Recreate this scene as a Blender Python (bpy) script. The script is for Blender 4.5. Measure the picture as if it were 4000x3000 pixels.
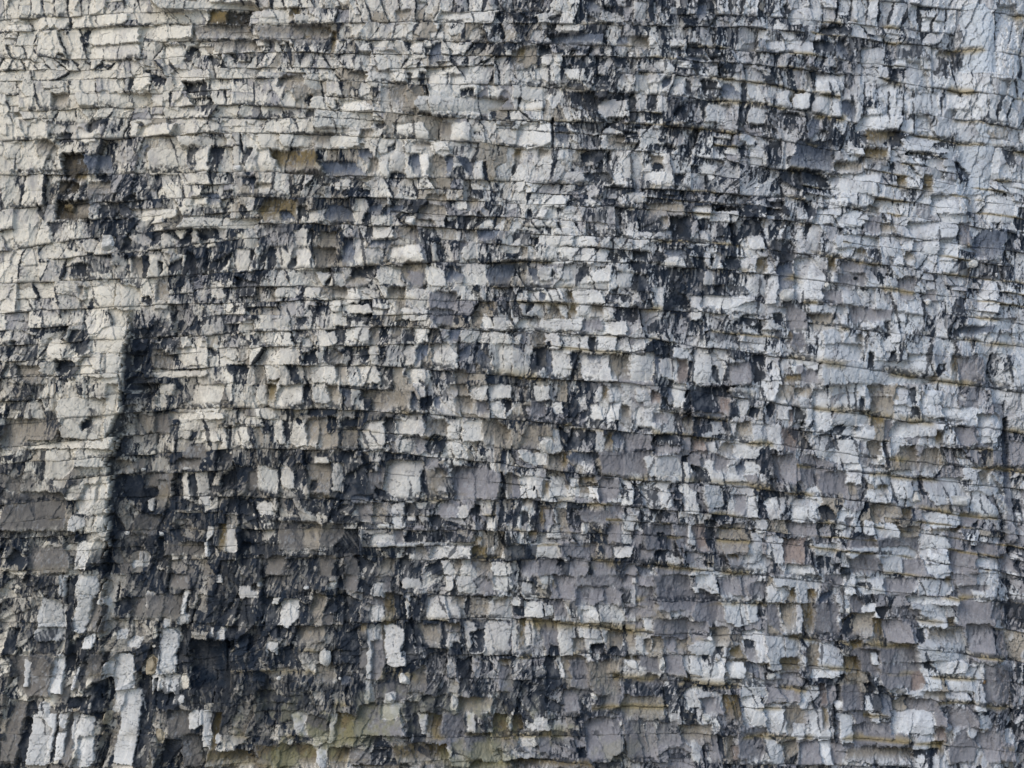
import bpy, math
import numpy as np

for o in list(bpy.data.objects):
    bpy.data.objects.remove(o)
scene = bpy.context.scene
COL = scene.collection
R = math.radians

# ------------------------------------------------------------------ camera, sky, sun, exposure
S = 0.008                      # metres per photo pixel on the rock face (frame is 32 m x 24 m)
ZC = 15.0                      # height of the frame's middle above the beach
DIST = 60.0
cd = bpy.data.cameras.new("camera")
cam = bpy.data.objects.new("camera", cd)
COL.objects.link(cam)
cam.location = (0, -DIST, ZC)
cam.rotation_euler = (R(90), 0, 0)
cd.sensor_width = 36.0
cd.lens = 36.0 * DIST / 32.0
cd.clip_end = 5000
scene.camera = cam

world = bpy.data.worlds.new("World")
scene.world = world
world.use_nodes = True
wn = world.node_tree.nodes
bg = wn["Background"]
sky = wn.new("ShaderNodeTexSky")
sky.sky_type = 'NISHITA'
sky.sun_disc = False
SUN_EL, SUN_AZ = R(36), R(228)      # azimuth clockwise from +Y: high sun, in front of the face and to its left
sky.sun_elevation = SUN_EL
sky.sun_rotation = SUN_AZ
sky.air_density = 1.0
sky.dust_density = 1.2
world.node_tree.links.new(sky.outputs[0], bg.inputs[0])
bg.inputs[1].default_value = 0.15
sd = bpy.data.lights.new("sun", 'SUN')
sun = bpy.data.objects.new("sun", sd)
COL.objects.link(sun)
sd.energy = 0.95
sd.angle = R(28)
sd.color = (1.0, 0.955, 0.88)
sun.location = (-30, -40, 60)
dx, dy, dz = math.sin(SUN_AZ) * math.cos(SUN_EL), math.cos(SUN_AZ) * math.cos(SUN_EL), math.sin(SUN_EL)
from mathutils import Vector
sun.rotation_euler = Vector((-dx, -dy, -dz)).to_track_quat('-Z', 'Y').to_euler()

scene.view_settings.view_transform = 'Standard'
scene.view_settings.look = 'None'
scene.view_settings.gamma = 1.0
scene.view_settings.exposure = 0.34
scene.render.resolution_x, scene.render.resolution_y = 1024, 768
scene.cycles.max_bounces = 6
scene.cycles.diffuse_bounces = 3

# ------------------------------------------------------------------ numpy noise toolbox
f32 = np.float32
NT = 256
_tab = np.random.default_rng(77).random((40, NT, NT)).astype(f32)

def vnoise(x, y, s):
    T = _tab[s % 40]
    xi = np.floor(x); yi = np.floor(y)
    fx = (x - xi).astype(f32); fy = (y - yi).astype(f32)
    fx = fx * fx * (3 - 2 * fx); fy = fy * fy * (3 - 2 * fy)
    a = xi.astype(np.int32) & (NT - 1); b = yi.astype(np.int32) & (NT - 1)
    a1 = (a + 1) & (NT - 1); b1 = (b + 1) & (NT - 1)
    t0 = T[b, a] * (1 - fx) + T[b, a1] * fx
    t1 = T[b1, a] * (1 - fx) + T[b1, a1] * fx
    return t0 * (1 - fy) + t1 * fy

def fbm(x, y, s, octv=3, gain=0.5):
    v = 0; a = 1.0; n = 0
    for i in range(octv):
        v = v + a * vnoise(x * (2.03 ** i) + 17.3 * i, y * (2.03 ** i) + 9.1 * i, s + i)
        n += a; a *= gain
    return v / n

def voronoi(x, y, s, jit=0.9):
    """F1, F2, a random number per cell and the offset from the cell's centre"""
    xi = np.floor(x); yi = np.floor(y)
    F1 = np.full(x.shape, 9, f32); F2 = F1.copy()
    ident = np.zeros(x.shape, f32); ox = ident.copy(); oy = ident.copy()
    JX, JY, ID = _tab[s % 40], _tab[(s + 11) % 40], _tab[(s + 23) % 40]
    for dj in (-1, 0, 1):
        for di in (-1, 0, 1):
            a = (xi + di).astype(np.int32) & (NT - 1); b = (yi + dj).astype(np.int32) & (NT - 1)
            px = xi + di + 0.5 + (JX[b, a] - 0.5) * jit - x
            py = yi + dj + 0.5 + (JY[b, a] - 0.5) * jit - y
            d = np.sqrt(px * px + py * py).astype(f32)
            near = d < F1
            F2 = np.where(near, F1, np.minimum(F2, d))
            ident = np.where(near, ID[b, a], ident)
            ox = np.where(near, -px, ox); oy = np.where(near, -py, oy)
            F1 = np.where(near, d, F1)
    return F1, F2, ident, ox.astype(f32), oy.astype(f32)

def rnd(idv, k):                                   # further random numbers out of a cell's random number
    v = np.sin(idv * (91.7 + 37.1 * k) * 57.0 + k * 3.3) * 4375.85
    return (v - np.floor(v)).astype(f32)

def sstep(a, b, v):
    t = np.clip((v - a) / (b - a), 0, 1)
    return (t * t * (3 - 2 * t)).astype(f32)

def lerp(a, b, t):
    return a + (b - a) * t

# ------------------------------------------------------------------ bedding planes read off the photograph (photo pixels at x = 0, 500 ... 4000)
KX = np.arange(0, 4001, 500)
BEDS = np.array([
 [-60,-70,-80,-75,-70,-60,-45,-10,40],[57,41,23,32,45,50,60,95,130],[110,88,88,86,90,97,106,150,195],
 [155,163,145,156,168,176,195,240,290],[205,230,194,212,215,222,250,300,370],[260,262,258,271,256,278,319,409,487],
 [300,296,303,325,335,362,400,500,575],[355,348,350,395,432,436,482,574,650],[425,409,411,440,474,479,530,624,700],
 [457,452,461,470,505,530,580,673,745],[542,527,515,540,570,585,642,715,790],[608,579,567,588,637,660,700,770,840],
 [669,673,669,690,705,732,760,830,900],[746,723,719,735,750,770,805,870,940],[809,777,768,775,795,815,850,913,975],
 [890,845,820,830,850,880,912,965,1035],[971,908,870,880,905,930,970,1040,1100],[1020,985,925,930,960,974,1015,1085,1140],
 [1098,1089,1057,1033,1020,1030,1068,1130,1185],[1165,1150,1116,1116,1122,1140,1170,1202,1260],[1220,1195,1180,1170,1180,1200,1243,1300,1350],
 [1290,1255,1225,1229,1238,1273,1312,1373,1415],[1345,1325,1300,1275,1295,1320,1385,1460,1530],[1410,1390,1356,1347,1343,1385,1470,1540,1600],
 [1480,1455,1423,1430,1468,1500,1570,1640,1690],[1570,1540,1505,1522,1568,1595,1665,1732,1775],[1660,1610,1590,1612,1640,1688,1735,1800,1850],
 [1753,1700,1665,1690,1758,1762,1810,1865,1915],[1815,1785,1749,1766,1816,1876,1915,1980,2050],[1890,1860,1830,1850,1890,1915,1965,2025,2100],
 [1975,1945,1940,1958,1950,1980,2030,2070,2150],[2045,2010,2005,2018,2012,2035,2080,2120,2195],[2105,2075,2065,2068,2076,2090,2125,2175,2260],
 [2165,2140,2137,2137,2126,2140,2185,2245,2310],[2235,2205,2182,2180,2187,2198,2255,2320,2370],[2345,2330,2330,2322,2330,2345,2365,2425,2480],
 [2440,2430,2448,2428,2417,2470,2490,2535,2600],[2564,2550,2540,2545,2564,2558,2600,2640,2690],[2650,2640,2620,2630,2655,2655,2690,2730,2790],
 [2780,2765,2750,2755,2780,2765,2775,2815,2870],[2880,2880,2880,2875,2880,2865,2885,2905,2960],[2985,2990,2990,2978,2968,2980,2995,3005,3050]], dtype=f32)
top = [BEDS[0] - 95 * (i + 1) for i in range(4)][::-1]
bot = [BEDS[-1] + 120 * (i + 1) for i in range(3)]
BEDS = np.vstack([top, BEDS, bot]).astype(f32)
NB = len(BEDS) - 1

PITCH = 2.5
xs_in = np.arange(-40, 4041, PITCH)
side = 40 + np.cumsum(np.minimum(3 + 0.06 * np.arange(200), 9.0))
X1 = np.concatenate([-(side[::-1]), xs_in, 4000 + side]).astype(f32)
NC = len(X1)

def curve(k):
    y = np.interp(np.clip(X1, -700, 4700), np.concatenate([[-700], KX, [4700]]),
                  np.concatenate([[BEDS[k][0] * 1.0 + 40], BEDS[k], [BEDS[k][8] + 90]]))
    ker = np.hanning(161); ker /= ker.sum()
    y = np.convolve(np.pad(y, 80, mode='edge'), ker, mode='valid')
    w = (fbm(X1 / 210.0, np.full(NC, k * 7.7, f32), 3, 3) - 0.5) * 12 + (fbm(X1 / 40.0, np.full(NC, k * 5.1, f32), 9, 2) - 0.5) * 5
    w += (vnoise(np.floor(X1 / 90.0 + 0.6 * (vnoise(X1 / 60, np.full(NC, k * 3.3, f32), 5) - 0.5)) * 7.13, np.full(NC, k * 11.9, f32), 12) - 0.5) * 6
    return (y + w).astype(f32)

curves = np.array([curve(k) for k in range(NB + 1)])
for k in range(1, NB + 1):
    curves[k] = np.maximum(curves[k], curves[k - 1] + 14)

rows_of, K_row, Y_list, T_list = [], [], [], []
r0 = 0
for k in range(NB):
    h = float(np.mean(curves[k + 1] - curves[k]))
    out = curves[k + 1].mean() < -40 or curves[k].mean() > 3060
    n = int(math.ceil(h / (6 if out else PITCH))) + 1
    t = np.linspace(0, 1, n, dtype=f32)[:, None]
    Y_list.append(curves[k][None] * (1 - t) + curves[k + 1][None] * t)
    T_list.append(np.repeat(t, NC, 1))
    K_row += [k] * n
    rows_of.append((r0, r0 + n)); r0 += n
Y = np.vstack(Y_list).astype(f32); T = np.vstack(T_list).astype(f32)
NR = len(Y)
X = np.repeat(X1[None], NR, 0).astype(f32)
K = np.repeat(np.array(K_row, f32)[:, None], NC, 1)
# here and there two neighbouring beds hold together as one thick bed
pair = np.floor(K / 2)
sect = np.floor(X / 230 + 1.3 * (vnoise(X / 200, pair * 5.7, 2) - 0.5) + pair * 0.37)
fused = _tab[39][(pair.astype(np.int32) * 3) & (NT - 1), sect.astype(np.int32) & (NT - 1)] > 0.48
K0, T0 = K, T
T = np.where(fused, (T + K % 2) * 0.5, T).astype(f32)
K = np.where(fused, pair * 2 + 0.25, K).astype(f32)
del pair, sect
print("grid", NR, NC)

# ------------------------------------------------------------------ how stained each part of the face is (0 clean ... 9 black), 125 px cells
GRID = """
11232124 23332234 64556654 54334312
11242335 34432345 46544455 55554321
11112342 33332332 34654544 45433321
11222131 22222223 24765664 55433322
12443232 22212223 23543544 36543332
13576234 34644344 24654455 55333422
14575333 64666545 34466766 54333224
12466554 65665566 34356654 64433345
23344567 55454457 53444666 45453345
24433456 44453446 54355753 44433444
44337533 44545443 43345433 53344443
55347423 34454454 43434344 33333344
64436633 35465444 55434666 44334233
54456534 46564434 46565554 55333434
44327656 56677444 45656444 65334434
65427747 55774455 45444443 54344433
66436766 65565654 55565555 54433334
66575666 66654444 55566555 55544445
65446567 66776555 45555444 44454344
64355577 87787665 45545443 55443345
44545489 77786676 65455334 44454444
43545489 87777776 77655544 55554345
54666667 66755676 68655544 44455555
53566645 54455665 57655555 54555455
"""
G = np.array([[int(c) for c in l.replace(' ', '')] for l in GRID.split('\n') if l.strip()], f32) / 9.0

def grid_at(A, x, y):
    gx = np.clip(x / 125.0 - 0.5, 0, A.shape[1] - 1.001); gy = np.clip(y / 125.0 - 0.5, 0, A.shape[0] - 1.001)
    i = gx.astype(np.int32); j = gy.astype(np.int32); fx = gx - i; fy = gy - j
    return (A[j, i] * (1 - fx) * (1 - fy) + A[j, i + 1] * fx * (1 - fy) + A[j + 1, i] * (1 - fx) * fy + A[j + 1, i + 1] * fx * fy).astype(f32)

# ------------------------------------------------------------------ shared fields
wx = (fbm(X / 46, Y / 46, 1, 3) - 0.5) * 26 + (fbm(X / 9, Y / 13, 4, 2) - 0.5) * 9
wy = (fbm(X / 46, Y / 46, 21, 3) - 0.5) * 16 + (fbm(X / 9, Y / 9, 24, 2) - 0.5) * 7
lean = 0.16 * np.clip((1400 - X) / 1400, -0.6, 1) * sstep(1000, 2400, Y)        # joints of the lower left lean
streak = fbm((X + 0.15 * Y) / 7.0, Y / 42.0, 6, 3, 0.6)                          # run-off streaks
fleck = fbm(X / 6.0, Y / 10.0, 14, 3, 0.65)
blot = fbm(X / 30.0, Y / 36.0, 18, 4, 0.6)
ang = (fbm(X / 240, Y / 200, 37, 2) - 0.5) * 130 + 0.14 * Y                          # slant of the splinters
F1s, F2s, ids, oxs, oys = voronoi((X + 0.3 * wx + ang) / 7.0, (Y + wy) / 30.0, 31)
F1t, F2t, idt, oxt, oyt = voronoi((X + 0.5 * wx - 0.3 * Y) / 11.0, (Y + 0.25 * X) / 12.0, 26)
streak = 0.45 * streak + 0.55 * (0.25 + 0.5 * ids)
fleck = 0.55 * fleck + 0.45 * (0.25 + 0.5 * idt)
# edges of patches follow broken facets: pull coordinates part of the way to the facet's centre
F1e, F2e, ide, oxe, oye = voronoi((X + 0.7 * wx + 0.35 * Y) / 27.0, (Y + wy) / 32.0, 36)
wx = wx * 0.8 - oxt * 11 * 0.5 - oxe * 27 * 0.45
wy = wy * 0.8 - oyt * 12 * 0.5 - oye * 32 * 0.35
low = np.maximum(sstep(2250, 2480, Y) * sstep(2000, 1500, X), sstep(1900, 2200, Y) * sstep(1000, 800, X) * 0.8)                                # massive, vertically jointed rock low on the left
P = grid_at(G, X + (blot - 0.5) * 90, Y + (fbm(X / 60, Y / 60, 30, 2) - 0.5) * 90)

P = np.clip(P + 0.13 * sstep(1850, 2150, Y + (blot - .5) * 200) * sstep(2050, 1700, X) * sstep(350, 520, X) * sstep(2950, 2750, Y), 0, 1)
rough = 0.45 + 1.05 * P                                                          # clean rock is smooth, stained rock broken
# ------------------------------------------------------------------ block relief: vertical joints inside each bed, then spalled facets inside each block (metres, towards the viewer)
kr = np.random.default_rng(5)
spac = (50 * 3.4 ** kr.random(NB)).astype(f32)[K.astype(int)]
thick = kr.random(NB)[K.astype(int)].astype(f32)
Xj = X + 0.45 * wx + lean * (Y - 1500) + (vnoise(X / 75, K * 3.1, 8) - 0.5) * 130 * (T - 0.5)
u = Xj / spac + K * 13.37
ui = np.floor(u)
best = np.full(u.shape, 9, f32); second = best.copy(); bid = np.zeros(u.shape, f32); bdx = bid.copy()
for di in (-1, 0, 1):
    a = (ui + di).astype(np.int32) & (NT - 1); b = (np.floor(K * 4).astype(np.int32) * 5) & (NT - 1)
    p = ui + di + 0.5 + (_tab[33][b, a] - 0.5) * 0.95
    d = np.abs(u - p).astype(f32)
    near = d < best
    second = np.where(near, best, np.minimum(second, d))
    bid = np.where(near, _tab[34][b, a], bid); bdx = np.where(near, (u - p).astype(f32), bdx)
    best = np.where(near, d, best)
jedge = (second - best) * spac * 0.5                # px to the nearest joint
bid = (bid + K * 0.0173) % 1.0
half = rnd(bid, 9) > 0.80                           # some blocks are cut once more along the bedding
cut = 0.35 + 0.3 * rnd(bid, 10)
T2 = np.where(half, np.where(T < cut, T / cut, (T - cut) / (1 - cut)), T)
bid2 = np.where(half & (T >= cut), (bid * 0.731 + 0.357) % 1.0, bid)
cedge = np.where(half, np.abs(T - cut) * 80, 99)

q = fbm(X / 900, Y / 700, 36, 2)
ledge = 0.006 + 0.070 * rough * sstep(0.42, 0.70, fbm(X / 160, K * 4.3, 28, 2))
H = ((thick - 0.5) * 0.05 + ledge * (T ** 2 - 0.35)) * (1 - 0.85 * low)                               # bed leans out to its lower lip
bamp = (1 - 0.8 * low) * (0.35 + 0.85 * rough)
H += (rnd(bid2, 1) - 0.5) * 0.13 * bamp
H += bdx * spac * S * (rnd(bid2, 2) - 0.5) * 0.75 * rough                                # faces turned left or right
H += (T2 - 0.5) * 0.10 * (rnd(bid2, 3) - 0.3) * bamp
H -= 0.10 * (np.abs(bdx) * 2) ** 2 * (rnd(bid2, 4) - 0.35)
F1v, F2v, idv, oxv, oyv = voronoi((Xj + 0.10 * Y) / 78, Y / 330, 20)                # long joints that ignore the bedding
H += low * ((rnd(idv, 1) - 0.5) * 0.30 + oxv * (rnd(idv, 2) - 0.5) * 0.30) + (1 - low) * (rnd(idv, 1) - 0.5) * 0.05
# conchoidal spalls and slivers
Xs = X + 0.5 * wx + (lean + 0.25 * (vnoise(X / 300, Y / 300, 16) - 0.5)) * Y
Ys = Y + 0.6 * wy
F1a, F2a, ida, oxa, oya = voronoi(Xs / 44 + bid2 * 7 * (1 - low), Ys / 66 + np.where(low > 0.5, 0, K * 0.37), 2)
H += ((rnd(ida, 1) - 0.5) * 0.07 + oxa * (rnd(ida, 2) - 0.5) * 0.16 + oya * (rnd(ida, 3) - 0.35) * 0.12 + F1a * F1a * 0.05) * 0.85
F1b, F2b, idb, oxb, oyb = voronoi(Xs / 17, Ys / 27, 5)
fine = (rnd(idb, 1) - 0.5) * 0.022 + oxb * (rnd(idb, 2) - 0.5) * 0.06 + oyb * (rnd(idb, 3) - 0.45) * 0.05 + 0.6 * (oxs * (rnd(ids, 2) - 0.5) * 0.05 + (rnd(ids, 3) - .5) * 0.02)
H += fine * (0.35 + 1.1 * P)
base_rel = H.copy()
soft = fbm(X / 55 + bid2 * 3, Y / 70, 34, 3, 0.55)                                # soft-edged noise for the grey fades

# ------------------------------------------------------------------ stain and tint outside the traced patches
wedge = (rnd(bid, 12) * 15 - 1.5) * (0.5 + 0.9 * P) * (1 - (2 * T - 0.4 - 1.2 * rnd(bid, 13)) ** 2 * 0.8) + (fleck - 0.5) * 9
wedgem = sstep(-0.8, 0.8, wedge - jedge) * (rnd(bid, 14) < 0.75)
facet = 0.5 * rnd(bid2, 5) + 0.5 * rnd(ida, 5)
lowz = np.maximum(low, sstep(1750, 2050, Y) * sstep(2000, 1500, X) * 0.7)
rib = voronoi((Xj + 0.10 * Y + 0.4 * wx) / 15, Y / 105, 30)[2]                    # tall thin splinters, some clean, some black
streak = streak * (1 - 0.55 * lowz) + 0.55 * lowz * (0.15 + 0.7 * rib)
Pn = 0.55 + 0.9 * P
v = P * 1.15 - 0.05 + Pn * (0.42 * (rnd(bid2, 5) - 0.5) + 0.55 * (rnd(ida, 5) - 0.5) + 1.0 * (streak - 0.5) + 0.75 * (fleck - 0.5)) + 0.20 * (0.45 - T2) * bamp
stain = sstep(0.56, 0.66, v) * (0.60 + 0.38 * sstep(0.0, 0.5, rnd(ids, 4)))
stain = np.maximum(stain, 0.93 * wedgem)
warm = sstep(700, 1300, X) * sstep(2600, 1900, X) * sstep(2300, 1500, Y)
cool = sstep(1500, 2300, X) * sstep(1200, 1900, Y)
gpr = 0.16 + 0.40 * cool + 0.22 * warm + 0.25 * sstep(1300, 1900, Y) * sstep(1400, 900, X)
mid = sstep(0.80, 1.05, gpr + 0.75 * rnd(bid2, 6) * 0.7 + 0.5 * rnd(ida, 6) + 0.4 * (streak - 0.5) - 0.1) * 0.85

def C(*c): return np.array(c, f32)
CHALK_L, CHALK_R = C(.72, .672, .578), C(.63, .65, .675)  # cream left, blue right: warm light and skylight put into the chalk colour
PAL = {'T': C(.285, .252, .205), 'P': C(.250, .243, .258), 'O': C(.160, .118, .050), 'B': C(.100, .122, .165), 'N': C(.042, .032, .018),
       'R': C(.235, .190, .170), 'C': C(.50, .43, .31), 'F': C(.56, .62, .69), 'D': C(.011, .018, .030), 'X': C(.006, .010, .015)}
lr = sstep(300, 3900, X + (blot - .5) * 700)
col = CHALK_L * (1 - lr[..., None]) + CHALK_R * lr[..., None]
col = col * (0.90 + 0.20 * rnd(bid2, 7) * 0.6 + 0.12 * (fbm(X / 22, Y / 22, 38, 3) - 0.5))[..., None]
PAL_P = lerp(PAL['P'], C(.165, .152, .138), (sstep(1750, 1200, X) * sstep(1250, 1500, Y))[..., None])
grey_base = sstep(0.48, 0.80, 0.35 * P + 0.35 * streak + 0.55 * soft + 0.12 * (0.5 - T2)) * 0.7  # fades to grey, a little more towards each block's top
col = lerp(col, PAL_P * 1.05, grey_base[..., None])
midc = np.where((rnd(bid2, 8) < 0.2 + 0.6 * warm)[..., None], PAL['T'], PAL_P)
col = lerp(col, midc * (0.85 + 0.4 * blot)[..., None], mid[..., None])

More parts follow.
